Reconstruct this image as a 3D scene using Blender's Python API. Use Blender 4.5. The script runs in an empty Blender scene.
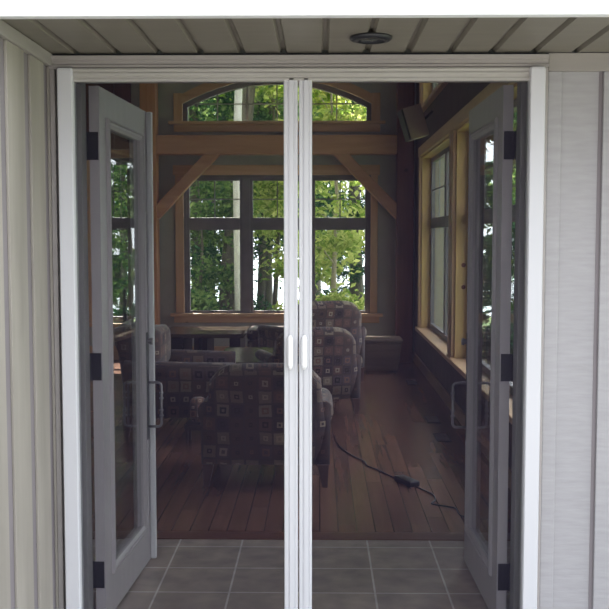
import bpy, bmesh, math, random
from mathutils import Vector, Matrix, Euler
sc = bpy.context.scene
C = sc.collection
random.seed(7)

# ------------------------------------------------------------------ materials
def newmat(name):
    m = bpy.data.materials.new(name); m.use_nodes = True
    nt = m.node_tree; nt.nodes.clear()
    out = nt.nodes.new('ShaderNodeOutputMaterial')
    return m, nt, out
def N(nt, t, **kw):
    n = nt.nodes.new('ShaderNode' + t)
    for k, v in kw.items():
        if k in n.inputs: n.inputs[k].default_value = v
        else: setattr(n, k, v)
    return n
def L(nt, a, b): nt.links.new(a, b)
def ramp(nt, fac, stops, interp='LINEAR'):
    r = nt.nodes.new('ShaderNodeValToRGB'); r.color_ramp.interpolation = interp
    e = r.color_ramp.elements
    while len(e) < len(stops): e.new(0.5)
    for i, (p, c) in enumerate(stops):
        e[i].position = p; e[i].color = (*c, 1)
    L(nt, fac, r.inputs[0]); return r.outputs[0]
def math_(nt, op, a, b=None):
    n = nt.nodes.new('ShaderNodeMath'); n.operation = op
    for i, v in enumerate((a, b)):
        if v is None: continue
        if isinstance(v, (int, float)): n.inputs[i].default_value = v
        else: L(nt, v, n.inputs[i])
    return n.outputs[0]

def noisy(name, c1, c2, scale=(8, 8, 8), rough=.6, bump=0.0, detail=4, spec=.5, metal=0.0, nscale=1.0, coat=0.0):
    """two colours blended by stretched noise"""
    m, nt, out = newmat(name)
    tc = N(nt, 'TexCoord'); mp = N(nt, 'Mapping'); mp.inputs['Scale'].default_value = scale
    L(nt, tc.outputs['Object'], mp.inputs['Vector'])
    no = N(nt, 'TexNoise', Scale=nscale, Detail=detail); L(nt, mp.outputs[0], no.inputs['Vector'])
    col = ramp(nt, no.outputs[0], [(.3, c1), (.7, c2)])
    b = N(nt, 'BsdfPrincipled', Roughness=rough, Metallic=metal)
    b.inputs['Specular IOR Level'].default_value = spec
    if coat: b.inputs['Coat Weight'].default_value = coat; b.inputs['Coat Roughness'].default_value = .12
    L(nt, col, b.inputs['Base Color'])
    if bump:
        bp = N(nt, 'Bump', Strength=bump, Distance=.01); L(nt, no.outputs[0], bp.inputs['Height']); L(nt, bp.outputs[0], b.inputs['Normal'])
    L(nt, b.outputs[0], out.inputs[0]); return m

def wood(name, c1, c2, along='x', rough=.45, knots=True):
    m, nt, out = newmat(name)
    tc = N(nt, 'TexCoord'); mp = N(nt, 'Mapping')
    s = {'x': (1.2, 14, 14), 'y': (14, 1.2, 14), 'z': (14, 14, 1.2)}[along]
    mp.inputs['Scale'].default_value = s
    L(nt, tc.outputs['Object'], mp.inputs['Vector'])
    no = N(nt, 'TexNoise', Scale=1.0, Detail=6, Distortion=.8); L(nt, mp.outputs[0], no.inputs['Vector'])
    col = ramp(nt, no.outputs[0], [(.25, c1), (.75, c2)])
    if knots:
        vo = N(nt, 'TexVoronoi', Scale=2.6); L(nt, tc.outputs['Object'], vo.inputs['Vector'])
        k = ramp(nt, vo.outputs['Distance'], [(.045, (.25, .12, .06)), (.075, (1, 1, 1))])
        mx = N(nt, 'MixRGB', blend_type='MULTIPLY', Fac=.85); L(nt, col, mx.inputs[1]); L(nt, k, mx.inputs[2]); col = mx.outputs[0]
    b = N(nt, 'BsdfPrincipled', Roughness=rough); L(nt, col, b.inputs['Base Color'])
    bp = N(nt, 'Bump', Strength=.15, Distance=.005); L(nt, no.outputs[0], bp.inputs['Height']); L(nt, bp.outputs[0], b.inputs['Normal'])
    L(nt, b.outputs[0], out.inputs[0]); return m

def glassmat(name, ior=1.6, tint=(.93, .95, .95)):
    m, nt, out = newmat(name)
    fr = N(nt, 'Fresnel', IOR=ior); ge = N(nt, 'NewGeometry')
    inv = math_(nt, 'SUBTRACT', 1.0, ge.outputs['Backfacing'])
    fac = math_(nt, 'MULTIPLY', fr.outputs[0], inv)
    tr = N(nt, 'BsdfTransparent', Color=(*tint, 1)); gl = N(nt, 'BsdfGlossy', Roughness=0.0)
    mx = N(nt, 'MixShader'); L(nt, fac, mx.inputs[0]); L(nt, tr.outputs[0], mx.inputs[1]); L(nt, gl.outputs[0], mx.inputs[2])
    L(nt, mx.outputs[0], out.inputs[0]); return m

def screenmat(name):
    m, nt, out = newmat(name)
    tr = N(nt, 'BsdfTransparent', Color=(1, 1, 1, 1))
    d = N(nt, 'BsdfDiffuse', Color=(.022, .019, .034, 1))
    mx = N(nt, 'MixShader', Fac=.29); L(nt, tr.outputs[0], mx.inputs[1]); L(nt, d.outputs[0], mx.inputs[2])
    L(nt, mx.outputs[0], out.inputs[0]); return m

def fabricmat(name, cell=.085, cols=None, bright=.78):
    m, nt, out = newmat(name)
    uv = N(nt, 'UVMap'); mp = N(nt, 'VectorMath', operation='SCALE'); mp.inputs['Scale'].default_value = 1 / cell
    no = N(nt, 'TexNoise', Scale=9.0, Detail=2); L(nt, uv.outputs[0], no.inputs['Vector'])
    sub = N(nt, 'VectorMath', operation='MULTIPLY_ADD'); sub.inputs[1].default_value = (.018, .018, 0)
    L(nt, no.outputs['Color'], sub.inputs[0]); L(nt, uv.outputs[0], sub.inputs[2])
    L(nt, sub.outputs[0], mp.inputs[0])
    fl = N(nt, 'VectorMath', operation='FLOOR'); fr = N(nt, 'VectorMath', operation='FRACTION')
    L(nt, mp.outputs[0], fl.inputs[0]); L(nt, mp.outputs[0], fr.inputs[0])
    wn = N(nt, 'TexWhiteNoise'); wn.noise_dimensions = '3D'; L(nt, fl.outputs[0], wn.inputs['Vector'])
    off = N(nt, 'VectorMath', operation='ADD'); off.inputs[1].default_value = (17, 5, 3); L(nt, fl.outputs[0], off.inputs[0])
    wn2 = N(nt, 'TexWhiteNoise'); wn2.noise_dimensions = '3D'; L(nt, off.outputs[0], wn2.inputs['Vector'])
    sx = N(nt, 'SeparateXYZ'); L(nt, fr.outputs[0], sx.inputs[0])
    ax = math_(nt, 'ABSOLUTE', math_(nt, 'SUBTRACT', sx.outputs[0], .5)); ay = math_(nt, 'ABSOLUTE', math_(nt, 'SUBTRACT', sx.outputs[1], .5))
    d = math_(nt, 'MAXIMUM', ax, ay)
    pal = [(0, (.15, .09, .08)), (.2, (.30, .21, .16)), (.4, (.10, .065, .08)), (.55, (.22, .12, .10)), (.7, (.36, .28, .21)), (.85, (.16, .11, .12))]
    c1 = ramp(nt, wn.outputs['Value'], pal, 'CONSTANT')
    c2 = ramp(nt, wn2.outputs['Value'], [(0, (.5, .40, .29)), (.3, (.06, .035, .04)), (.55, (.30, .16, .12)), (.8, (.05, .035, .05))], 'CONSTANT')
    inner = math_(nt, 'LESS_THAN', d, math_(nt, 'MULTIPLY_ADD', wn2.outputs['Value'], .14))
    thr = math_(nt, 'ADD', math_(nt, 'MULTIPLY', wn.outputs['Value'], .16), .12)
    inner = math_(nt, 'LESS_THAN', d, thr)
    core = math_(nt, 'LESS_THAN', d, math_(nt, 'MULTIPLY', thr, .45))
    gap = math_(nt, 'GREATER_THAN', d, .43)
    m1 = N(nt, 'MixRGB'); L(nt, inner, m1.inputs[0]); L(nt, c1, m1.inputs[1]); L(nt, c2, m1.inputs[2])
    m2 = N(nt, 'MixRGB'); L(nt, core, m2.inputs[0]); L(nt, m1.outputs[0], m2.inputs[1]); L(nt, c1, m2.inputs[2])
    m3 = N(nt, 'MixRGB'); L(nt, gap, m3.inputs[0]); L(nt, m2.outputs[0], m3.inputs[1]); m3.inputs[2].default_value = (.13, .09, .085, 1)
    sc_ = N(nt, 'MixRGB', blend_type='MULTIPLY', Fac=1.0); L(nt, m3.outputs[0], sc_.inputs[1]); sc_.inputs[2].default_value = (bright, bright, bright, 1)
    b = N(nt, 'BsdfPrincipled', Roughness=.9); b.inputs['Sheen Weight'].default_value = .3
    L(nt, sc_.outputs[0], b.inputs['Base Color']); L(nt, b.outputs[0], out.inputs[0]); return m

def leafmat(name, c1, c2, trans=.5):
    m, nt, out = newmat(name)
    ge = N(nt, 'NewGeometry')
    ri = ramp(nt, ge.outputs['Random Per Island'], [(0, c1), (1, c2)])
    d = N(nt, 'BsdfDiffuse'); t = N(nt, 'BsdfTranslucent'); L(nt, ri, d.inputs[0]); L(nt, ri, t.inputs[0])
    mx = N(nt, 'MixShader', Fac=trans); L(nt, d.outputs[0], mx.inputs[1]); L(nt, t.outputs[0], mx.inputs[2])
    L(nt, mx.outputs[0], out.inputs[0]); return m

def floorwood():
    m, nt, out = newmat('plank_floor')
    tc = N(nt, 'TexCoord'); sp = N(nt, 'SeparateXYZ'); L(nt, tc.outputs['Object'], sp.inputs[0])
    w = .095
    ix = math_(nt, 'FLOOR', math_(nt, 'DIVIDE', sp.outputs[0], w))
    fx = math_(nt, 'FRACT', math_(nt, 'DIVIDE', sp.outputs[0], w))
    wn = N(nt, 'TexWhiteNoise'); wn.noise_dimensions = '1D'; L(nt, ix, wn.inputs['W'])
    ysh = math_(nt, 'ADD', math_(nt, 'DIVIDE', sp.outputs[1], 1.15), math_(nt, 'MULTIPLY', wn.outputs['Value'], 5))
    iy = math_(nt, 'FLOOR', ysh); fy = math_(nt, 'FRACT', ysh)
    cb = N(nt, 'CombineXYZ'); L(nt, ix, cb.inputs[0]); L(nt, iy, cb.inputs[1])
    wn2 = N(nt, 'TexWhiteNoise'); wn2.noise_dimensions = '3D'; L(nt, cb.outputs[0], wn2.inputs['Vector'])
    base = ramp(nt, wn2.outputs['Value'], [(0, (.16, .075, .055)), (.5, (.20, .098, .068)), (1, (.25, .125, .085))])
    mp = N(nt, 'Mapping'); mp.inputs['Scale'].default_value = (26, 1.6, 1); L(nt, tc.outputs['Object'], mp.inputs[0])
    no = N(nt, 'TexNoise', Scale=1.0, Detail=6); L(nt, mp.outputs[0], no.inputs['Vector'])
    g = ramp(nt, no.outputs[0], [(.3, (.8, .8, .8)), (.7, (1.1, 1.08, 1.05))])
    mx = N(nt, 'MixRGB', blend_type='MULTIPLY', Fac=1.0); L(nt, base, mx.inputs[1]); L(nt, g, mx.inputs[2])
    e = math_(nt, 'MINIMUM', math_(nt, 'MINIMUM', fx, math_(nt, 'SUBTRACT', 1, fx)), math_(nt, 'MULTIPLY', fy, 12))
    seam = math_(nt, 'LESS_THAN', e, .03)
    m2 = N(nt, 'MixRGB'); L(nt, seam, m2.inputs[0]); L(nt, mx.outputs[0], m2.inputs[1]); m2.inputs[2].default_value = (.07, .03, .018, 1)
    b = N(nt, 'BsdfPrincipled', Roughness=.27); L(nt, m2.outputs[0], b.inputs['Base Color'])
    bp = N(nt, 'Bump', Strength=.08, Distance=.002); L(nt, no.outputs[0], bp.inputs['Height']); L(nt, bp.outputs[0], b.inputs['Normal'])
    L(nt, b.outputs[0], out.inputs[0]); return m

def tilemat():
    m, nt, out = newmat('slate_tile')
    tc = N(nt, 'TexCoord'); mp = N(nt, 'Mapping'); mp.inputs['Location'].default_value = (.69, -.455, 0)
    L(nt, tc.outputs['Object'], mp.inputs[0])
    br = N(nt, 'TexBrick'); br.offset = 0; br.squash = 1
    br.inputs['Scale'].default_value = 1; br.inputs['Brick Width'].default_value = .308; br.inputs['Row Height'].default_value = .306
    br.inputs['Mortar Size'].default_value = .0045; br.inputs['Mortar Smooth'].default_value = .1; br.inputs['Bias'].default_value = 0
    br.inputs['Color1'].default_value = (.38, .32, .29, 1); br.inputs['Color2'].default_value = (.45, .38, .34, 1); br.inputs['Mortar'].default_value = (.72, .69, .67, 1)
    L(nt, mp.outputs[0], br.inputs['Vector'])
    no = N(nt, 'TexNoise', Scale=9.0, Detail=6); L(nt, tc.outputs['Object'], no.inputs['Vector'])
    g = ramp(nt, no.outputs[0], [(.3, (.72, .72, .72)), (.7, (1.2, 1.17, 1.12))])
    mx = N(nt, 'MixRGB', blend_type='MULTIPLY', Fac=1.0); L(nt, br.outputs[0], mx.inputs[1]); L(nt, g, mx.inputs[2])
    b = N(nt, 'BsdfPrincipled', Roughness=.38); L(nt, mx.outputs[0], b.inputs['Base Color'])
    bp = N(nt, 'Bump', Strength=.3, Distance=.004); L(nt, no.outputs[0], bp.inputs['Height']); L(nt, bp.outputs[0], b.inputs['Normal'])
    L(nt, b.outputs[0], out.inputs[0]); return m

M = {}
M['siding'] = noisy('weathered_siding', (.325, .315, .325), (.365, .355, .365), (10, 10, 60), .8, .18)
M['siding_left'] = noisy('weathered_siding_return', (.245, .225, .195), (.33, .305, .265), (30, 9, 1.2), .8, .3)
M['gap'] = noisy('siding_gap_shade', (.19, .17, .18), (.23, .205, .215), (9, 9, 2), .8)  # darker siding tone with the shade of the grooves painted in
M['frieze'] = noisy('frieze_board', (.27, .25, .235), (.31, .285, .265), (3, 3, 30), .8, .2)
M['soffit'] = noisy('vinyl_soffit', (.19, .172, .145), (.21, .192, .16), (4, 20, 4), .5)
M['white'] = noisy('white_aluminium', (.575, .575, .60), (.583, .583, .607), (3, 3, 3), .35)
M['handle'] = noisy('white_plastic', (.86, .86, .87), (.88, .88, .89), (3, 3, 3), .3)
M['fascia'] = noisy('white_fascia', (.80, .82, .84), (.83, .85, .87), (2, 2, 2), .4)
M['mould'] = noisy('taupe_moulding', (.31, .285, .275), (.34, .315, .30), (3, 20, 20), .55)
M['track'] = noisy('screen_track', (.42, .40, .375), (.45, .43, .405), (3, 20, 20), .4)
M['jamb'] = noisy('grey_jamb', (.27, .26, .26), (.31, .30, .30), (6, 6, 2), .6)
M['door'] = noisy('grey_painted_door', (.50, .47, .485), (.55, .515, .53), (20, 20, 2), .45)
M['astragal'] = noisy('astragal_white', (.84, .86, .88), (.86, .88, .90), (3, 3, 3), .4)
M['black'] = noisy('black_hardware', (.02, .021, .026), (.03, .03, .036), (9, 9, 9), .4, metal=.3)
M['nickel'] = noisy('pewter_metal', (.30, .29, .31), (.42, .41, .43), (9, 9, 9), .3, metal=.9)
M['rubber'] = noisy('dark_gasket', (.02, .02, .025), (.03, .03, .035), (9, 9, 9), .7)
M['glass'] = glassmat('window_glass', 1.18)
M['doorglass'] = glassmat('door_glass', 2.0)
M['screen'] = screenmat('insect_screen')
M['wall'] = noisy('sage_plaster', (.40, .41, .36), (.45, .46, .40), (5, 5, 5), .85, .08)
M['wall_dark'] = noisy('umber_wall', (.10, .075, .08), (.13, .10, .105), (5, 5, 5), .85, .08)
M['timber'] = wood('fir_timber', (.50, .25, .14), (.64, .36, .21), 'x')
M['timber_z'] = wood('fir_post', (.46, .20, .085), (.62, .31, .145), 'z')
M['casing'] = wood('pine_casing_x', (.58, .36, .20), (.72, .48, .29), 'x')
M['casing_z'] = wood('pine_casing_z', (.58, .36, .20), (.72, .48, .29), 'z')
M['yellow'] = wood('yellow_pine_reveal', (.62, .40, .15), (.74, .50, .21), 'z')
M['sash'] = noisy('bronze_sash', (.20, .185, .19), (.25, .23, .235), (6, 6, 6), .5)
M['darkpanel'] = wood('dark_stained_boards', (.075, .028, .018), (.12, .045, .028), 'z', .6)
M['ceil'] = wood('ceiling_boards', (.22, .11, .06), (.32, .17, .09), 'y', .6)
M['floor'] = floorwood()
M['tile'] = tilemat()
M['fabric'] = fabricmat('squares_upholstery')
M['fabric2'] = fabricmat('squares_upholstery_pale', .05, bright=1.7)
M['darkwood'] = wood('espresso_wood', (.020, .014, .014), (.04, .027, .025), 'x', .4, False)
M['tabletop'] = wood('lacquered_tabletop', (.06, .045, .035), (.12, .085, .06), 'x', .22, False)
M['trunkbox'] = wood('brown_box_wood', (.10, .065, .05), (.16, .11, .08), 'x', .5, False)
M['legwood'] = wood('mahogany_leg', (.10, .05, .045), (.15, .08, .07), 'z', .4, False)
M['speaker'] = noisy('speaker_cloth', (.36, .26, .22), (.42, .31, .26), (60, 60, 60), .7)
M['speaker_side'] = noisy('speaker_cabinet', (.02, .02, .022), (.03, .03, .034), (6, 6, 6), .5)
M['cord'] = noisy('black_cord', (.015, .015, .018), (.022, .022, .026), (6, 6, 6), .5)
M['stone'] = noisy('patio_concrete', (.13, .125, .115), (.17, .16, .15), (5, 5, 5), .85, .1)
M['grass'] = noisy('forest_floor', (.05, .09, .025), (.14, .20, .05), (1.2, 1.2, 1.2), .9, .3)
M['water'] = noisy('lake_water', (.45, .55, .6), (.6, .68, .72), (.3, 2, 1), .15)
M['birch'] = noisy('birch_bark', (.66, .60, .57), (.88, .84, .81), (14, 14, 5), .8)
M['bark'] = noisy('grey_bark', (.10, .085, .07), (.22, .19, .16), (16, 16, 3), .9, .3)
M['palebark'] = noisy('pale_bark', (.38, .30, .25), (.55, .45, .38), (16, 16, 3), .9, .3)
M['leaf_y'] = leafmat('maple_leaves_bright', (.20, .34, .04), (.86, .84, .32), .55)  # wide per-leaf tone range puts backlit contrast into the colour
M['leaf_g'] = leafmat('leaves_mid_green', (.05, .15, .05), (.36, .46, .16), .5)
M['leaf_d'] = leafmat('hemlock_needles', (.02, .065, .03), (.07, .16, .07), .3)
M['lens'] = noisy('light_lens', (.04, .045, .045), (.07, .075, .075), (9, 9, 9), .2)

# ------------------------------------------------------------------ mesh helpers
class MB:
    def __init__(s): s.v = []; s.f = []
    def box(s, a, b, mat=None):
        x0, y0, z0 = a; x1, y1, z1 = b
        if x0 > x1: x0, x1 = x1, x0
        if y0 > y1: y0, y1 = y1, y0
        if z0 > z1: z0, z1 = z1, z0
        vs = [(x0, y0, z0), (x1, y0, z0), (x1, y1, z0), (x0, y1, z0), (x0, y0, z1), (x1, y0, z1), (x1, y1, z1), (x0, y1, z1)]
        if mat: vs = [tuple(mat @ Vector(p)) for p in vs]
        n = len(s.v); s.v += vs
        s.f += [tuple(n + i for i in q) for q in ((0, 3, 2, 1), (4, 5, 6, 7), (0, 1, 5, 4), (1, 2, 6, 5), (2, 3, 7, 6), (3, 0, 4, 7))]
        return s
    def loft(s, rings, caps=True, closed=True):
        n0 = len(s.v); k = len(rings[0])
        for r in rings: s.v += [tuple(p) for p in r]
        for i in range(len(rings) - 1):
            for j in range(k if closed else k - 1):
                a = n0 + i * k + j; b = n0 + i * k + (j + 1) % k
                s.f.append((a, b, b + k, a + k))
        if caps:
            s.f.append(tuple(n0 + j for j in reversed(range(k))))
            s.f.append(tuple(n0 + (len(rings) - 1) * k + j for j in range(k)))
        return s
    def prism(s, pts, d0, d1, axis='y'):
        """outline extruded; pts are (u,v) -> axis y: (u,d,v); axis x: (d,u,v); axis z: (u,v,d)"""
        f = {'y': lambda u, v, d: (u, d, v), 'x': lambda u, v, d: (d, u, v), 'z': lambda u, v, d: (u, v, d)}[axis]
        return s.loft([[f(u, v, d0) for u, v in pts], [f(u, v, d1) for u, v in pts]])
    def cyl(s, p0, p1, r0, r1=None, n=12):
        r1 = r0 if r1 is None else r1
        return s.tube([p0, p1], [r0, r1], n)
    def tube(s, pts, r, n=8):
        pts = [Vector(p) for p in pts]
        rs = r if isinstance(r, (list, tuple)) else [r] * len(pts)
        rings = []; up = None
        for i, p in enumerate(pts):
            d = (pts[min(i + 1, len(pts) - 1)] - pts[max(i - 1, 0)]).normalized()
            if up is None: up = Vector((0, 0, 1)) if abs(d.z) < .9 else Vector((1, 0, 0))
            a = d.cross(up).normalized(); up = a.cross(d).normalized()
            rings.append([p + (a * math.cos(t) + up * math.sin(t)) * rs[i] for t in [2 * math.pi * j / n for j in range(n)]])
        return s.loft(rings)
    def build(s, name, mat, parent=None, bevel=0, smooth=False, loc=None, uv=False, subsurf=0, seg=2):
        me = bpy.data.meshes.new(name); me.from_pydata(s.v, [], s.f)
        bm = bmesh.new(); bm.from_mesh(me); bmesh.ops.recalc_face_normals(bm, faces=bm.faces)
        if subsurf or bevel: pass
        bm.to_mesh(me); bm.free()
        if uv:
            uvl = me.uv_layers.new(name='UVMap')
            for p in me.polygons:
                n = p.normal; ax = max(range(3), key=lambda i: abs(n[i]))
                for li in p.loop_indices:
                    c = me.vertices[me.loops[li].vertex_index].co
                    uvl.data[li].uv = {0: (c.y + 3, c.z + 3), 1: (c.x + 7, c.z + 5), 2: (c.x + 11, c.y + 9)}[ax]
        if smooth:
            for p in me.polygons: p.use_smooth = True
        me.materials.append(mat)
        o = bpy.data.objects.new(name, me); C.objects.link(o)
        if parent: o.parent = parent
        if loc: o.location = loc
        if bevel:
            m = o.modifiers.new('bevel', 'BEVEL'); m.width = bevel; m.segments = seg; m.limit_method = 'ANGLE'; m.angle_limit = math.radians(35)
            m.harden_normals = False
        if subsurf:
            m = o.modifiers.new('sub', 'SUBSURF'); m.levels = subsurf; m.render_levels = subsurf
        return o
def tag(o, label, cat, group=None, kind=None):
    o['label'] = label; o['category'] = cat
    if group: o['group'] = group
    if kind: o['kind'] = kind
    return o
def empty(name, loc=(0, 0, 0), rz=0, s=1.0):
    o = bpy.data.objects.new(name, None); C.objects.link(o); o.location = loc; o.rotation_euler = (0, 0, rz); o.scale = (s, s, s)
    o.empty_display_size = .1
    return o
def copy_tree(o, parent=None):
    c = o.copy(); C.objects.link(c); c.parent = parent
    for ch in list(bpy.data.objects):
        if ch.parent == o: copy_tree(ch, c)
    return c
def struct(o, label, cat): return tag(o, label, cat, kind='structure')

def wallcells(mb, u0, u1, z0, z1, holes, f):
    us = sorted({u0, u1, *[h[0] for h in holes], *[h[1] for h in holes]}); zs = sorted({z0, z1, *[h[2] for h in holes], *[h[3] for h in holes]})
    for i in range(len(us) - 1):
        for j in range(len(zs) - 1):
            cu, cz = (us[i] + us[i + 1]) / 2, (zs[j] + zs[j + 1]) / 2
            if any(h[0] < cu < h[1] and h[2] < cz < h[3] for h in holes): continue
            mb.box(*f(us[i], us[i + 1], zs[j], zs[j + 1]))

# ------------------------------------------------------------------ shell
BY = 8.3; RX = 1.15; LX = -3.95; CZ = 4.35
XC = -.0735      # middle of the doorway
# interior floor
fl = MB().box((LX, 1.30, -.15), (RX, BY, 0)).build('floor', M['floor']); struct(fl, 'reddish brown plank wood floor running to the far window wall', 'floor')
tl = MB().box((LX, .12, -.15), (RX, 1.18, 0)).build('floor_tile', M['tile']); struct(tl, 'square brown grey floor tiles just inside the doorway', 'floor')
th = MB().box((LX, 1.18, -.15), (RX, 1.30, .004)).build('trim_1', M['floor'])
th.data.materials.clear(); th.data.materials.append(wood('transition_board', (.13, .05, .03), (.19, .08, .045), 'x', .35, False))
struct(th, 'wood transition board between the floor tiles and the planks', 'floor trim')
# back wall with holes: lower triple window, arch, far left window
holes = [(-1.655, .615, .53, 2.25), (-1.655, .615, 2.83, 3.50), (-2.76, -2.27, .45, 2.45)]
mb = MB(); wallcells(mb, LX - .2, RX + .35, -.15, CZ, holes, lambda a, b, c, d: ((a, BY, c), (b, BY + .22, d)))
def arch(x, off=0): return 3.40 - ((x + .52) ** 2) * .235 + off
xs = [-1.655 + i * (2.27) / 16 for i in range(17)]
for i in range(16):
    a, b = xs[i], xs[i + 1]
    mb.loft([[(a, BY, arch(a)), (b, BY, arch(b)), (b, BY, 3.5), (a, BY, 3.5)], [(a, BY + .22, arch(a)), (b, BY + .22, arch(b)), (b, BY + .22, 3.5), (a, BY + .22, 3.5)]])
wb = mb.build('wall_back', M['wall']); struct(wb, 'sage green plaster wall around the far windows', 'wall')
# right wall
lh = [(2.4, 4.4, .5, 2.4), (5.2, 7.2, .5, 2.4)]  # openings for the unseen windows added for daylight
rh = [(5.0, 7.55, .45, 2.40), (1.75, 4.76, .45, 2.40), (3.6, 7.55, 2.90, 3.95)]
mb = MB(); wallcells(mb, .12, BY, -.15, CZ, rh, lambda a, b, c, d: ((RX, a, c), (RX + .15, b, d)))
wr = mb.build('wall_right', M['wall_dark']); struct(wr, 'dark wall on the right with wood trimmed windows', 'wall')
mb = MB(); wallcells(mb, .12, BY, -.15, CZ, lh, lambda a, b, c, d: ((LX - .2, a, c), (LX, b, d)))
wl = mb.build('wall_left', M['wall']); struct(wl, 'plaster wall on the left side of the room', 'wall')
ce = MB().box((LX - .2, .12, CZ), (RX + .35, BY + .22, CZ + .15)).build('ceiling', M['ceil']); struct(ce, 'wood board ceiling of the room', 'ceiling')
# roof slab over it all
rf = MB().prism([(-.66, 2.42), (-.66, 2.38), (.0, 2.38), (.12, 4.52), (9.2, 4.52), (9.2, 4.6), (.0, 4.6)], LX - 1.0, RX + 1.6, 'x').build('roof', M['bark']); struct(rf, 'roof above the doorway eave', 'roof')
# dark board panel left of the far left timber post
dp = MB()
for i in range(6): dp.box((-3.5 + i * .205, BY - .02, 2.56), (-3.5 + i * .205 + .2, BY, CZ))
dp = dp.build('trim_2', M['darkpanel'], bevel=.004); struct(dp, 'dark stained boards high on the back wall left of the post', 'wall panel')
# baseboards
bb = MB().box((LX, BY - .02, 0), (RX - .02, BY, .17)).box((LX, BY - .028, .15), (RX - .02, BY, .17)).build('baseboard_back', M['casing'], bevel=.004); struct(bb, 'pine baseboard along the far window wall', 'baseboard')
bb = MB().box((RX - .02, .12, 0), (RX, BY, .11)).build('baseboard_right', wood('baseboard_pine', (.40, .26, .16), (.5, .34, .22), 'y', .5, False), bevel=.005); struct(bb, 'wood baseboard along the right wall', 'baseboard')

# front wall (exterior siding right of door, wall above, left part)
mb = MB()
mb.box((-3.95, .02, -.15), (-.985, .12, CZ)); mb.box((-.985, .02, 2.15), (.815, .12, CZ)); mb.box((.815, .02, -.15), (2.6, .12, 2.42)); mb.box((.815, .02, 2.42), (1.5, .12, CZ))
wf = mb.build('wall_front', M['wall']); struct(wf, 'inner face of the front wall around the doorway', 'wall')
sr = empty('wall_entry'); struct(sr, 'weathered grey vertical board siding right of the doorway', 'wall')
MB().box((.815, .0, -.15), (2.6, .02, 2.16)).build('siding_panel', M['siding'], sr)
for x0, x1 in ((.818, .868), (1.018, 1.27), (1.47, 1.52), (1.70, 1.95)):
    MB().box((x0, -.014, -.15), (x1, .0, 2.093)).build('siding_board', M['siding'], sr, bevel=.003)
for x0 in (1.004, 1.456): MB().box((x0, -.002, -.15), (x0 + .014, .0, 2.093)).build('joint_shade', M['gap'], sr)  # thin dark strips painting the shadow line beside the boards
MB().box((.818, -.018, 2.093), (2.6, .0, 2.158)).build('frieze_board', M['frieze'], sr, bevel=.003)
# left exterior return wall
sl = empty('wall_return'); struct(sl, 'grey board and batten siding on the side wall left of the doorway', 'wall')
MB().box((-1.2, -1.2, -.15), (-.985, .02, 2.16)).build('siding_panel', M['gap'], sl)  # backing coloured darker to paint in the shade between boards
for a, b in ((-1.2, -1.09), (-1.02, -.84), (-.77, -.585), (-.515, -.335), (-.265, -.105), (-.035, .0)):
    MB().box((-.985, a, -.15), (-.975, b, 2.112)).build('siding_board', M['siding_left'], sl, bevel=.002)
MB().box((-.985, -1.2, 2.112), (-.965, .0, 2.158)).build('frieze_board', M['frieze'], sl, bevel=.003)

# soffit with v grooves
sf = empty('soffit'); struct(sf, 'taupe vinyl soffit panels above the doorway', 'soffit')
p = .1490; k = -26; pts = []
x = -.877 - 12 * p
while x < 2.6:
    pts += [(x - .0135, 2.160), (x - .006, 2.175), (x + .006, 2.175), (x + .0135, 2.160)]; x += p
out = [(-2.7, 2.19), (-2.7, 2.16)] + pts + [(2.62, 2.16), (2.62, 2.19)]
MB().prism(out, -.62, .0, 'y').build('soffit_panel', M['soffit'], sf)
MB().box((-.985, -.016, 2.149), (2.6, .0, 2.1595)).build('channel', M['rubber'], sf)
fa = MB().box((-2.7, -.66, 2.150), (2.62, -.62, 2.40)).build('fascia', M['fascia'], bevel=.004); struct(fa, 'bright white fascia board along the eave', 'fascia')

# outdoors
pt = MB().box((-5, -7, -.30), (6, .12, -.15)).build('patio', M['stone']); struct(pt, 'pale concrete patio in front of the door', 'ground')
mb = MB(); nx, ny = 30, 30
g = []
for j in range(ny + 1):
    for i in range(nx + 1):
        X = -30 + 60 * i / nx; Y = 8.5 + 22 * j / ny
        g.append((X, Y, -.35 - .045 * (Y - 8.5) + .12 * math.sin(X * .9) * math.cos(Y * .7)))
mb.v = g; mb.f = [(j * (nx + 1) + i, j * (nx + 1) + i + 1, (j + 1) * (nx + 1) + i + 1, (j + 1) * (nx + 1) + i) for j in range(ny) for i in range(nx)]
gr = mb.build('ground', M['grass'], smooth=True); struct(gr, 'green forest floor sloping away behind the house', 'ground')
gs = MB().box((1.6, -7, -.5), (30, 8.5, -.36)).build('ground_side', M['grass']); struct(gs, 'grass strip beside the house', 'ground')
lk = MB().box((-90, 30.5, -1.6), (90, 160, -1.5)).build('lake', M['water']); struct(lk, 'pale lake water glimpsed between the tree trunks', 'lake')

# ------------------------------------------------------------------ doorway frame
df = empty('door_frame'); struct(df, 'taupe door frame and brick moulding around the doorway', 'door frame')
prof = [(0.0, 2.104), (-.030, 2.104), (-.036, 2.109), (-.036, 2.116), (-.030, 2.121), (-.030, 2.130), (-.040, 2.136), (-.040, 2.149), (0.0, 2.149)]
MB().prism(prof, -.975, .815, 'x').build('head_moulding', M['mould'], df)
MB().box((-.975, -.03, -.15), (-.957, .0, 2.104)).build('side_moulding', M['mould'], df, bevel=.003)
MB().box((.799, -.03, -.15), (.815, .0, 2.104)).build('side_moulding', M['mould'], df, bevel=.003)
MB().box((-.985, .0, -.15), (-.90, .12, 2.15)).build('jamb', M['jamb'], df, bevel=.002)
MB().box((.755, .0, -.15), (.815, .12, 2.15)).build('jamb', M['jamb'], df, bevel=.002)
MB().box((-.90, .0, 2.075), (.755, .12, 2.15)).build('head_jamb', M['jamb'], df, bevel=.002)
MB().box((-.90, .012, -.15), (-.872, .085, 2.075)).build('door_stop', M['jamb'], df, bevel=.002)
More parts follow.
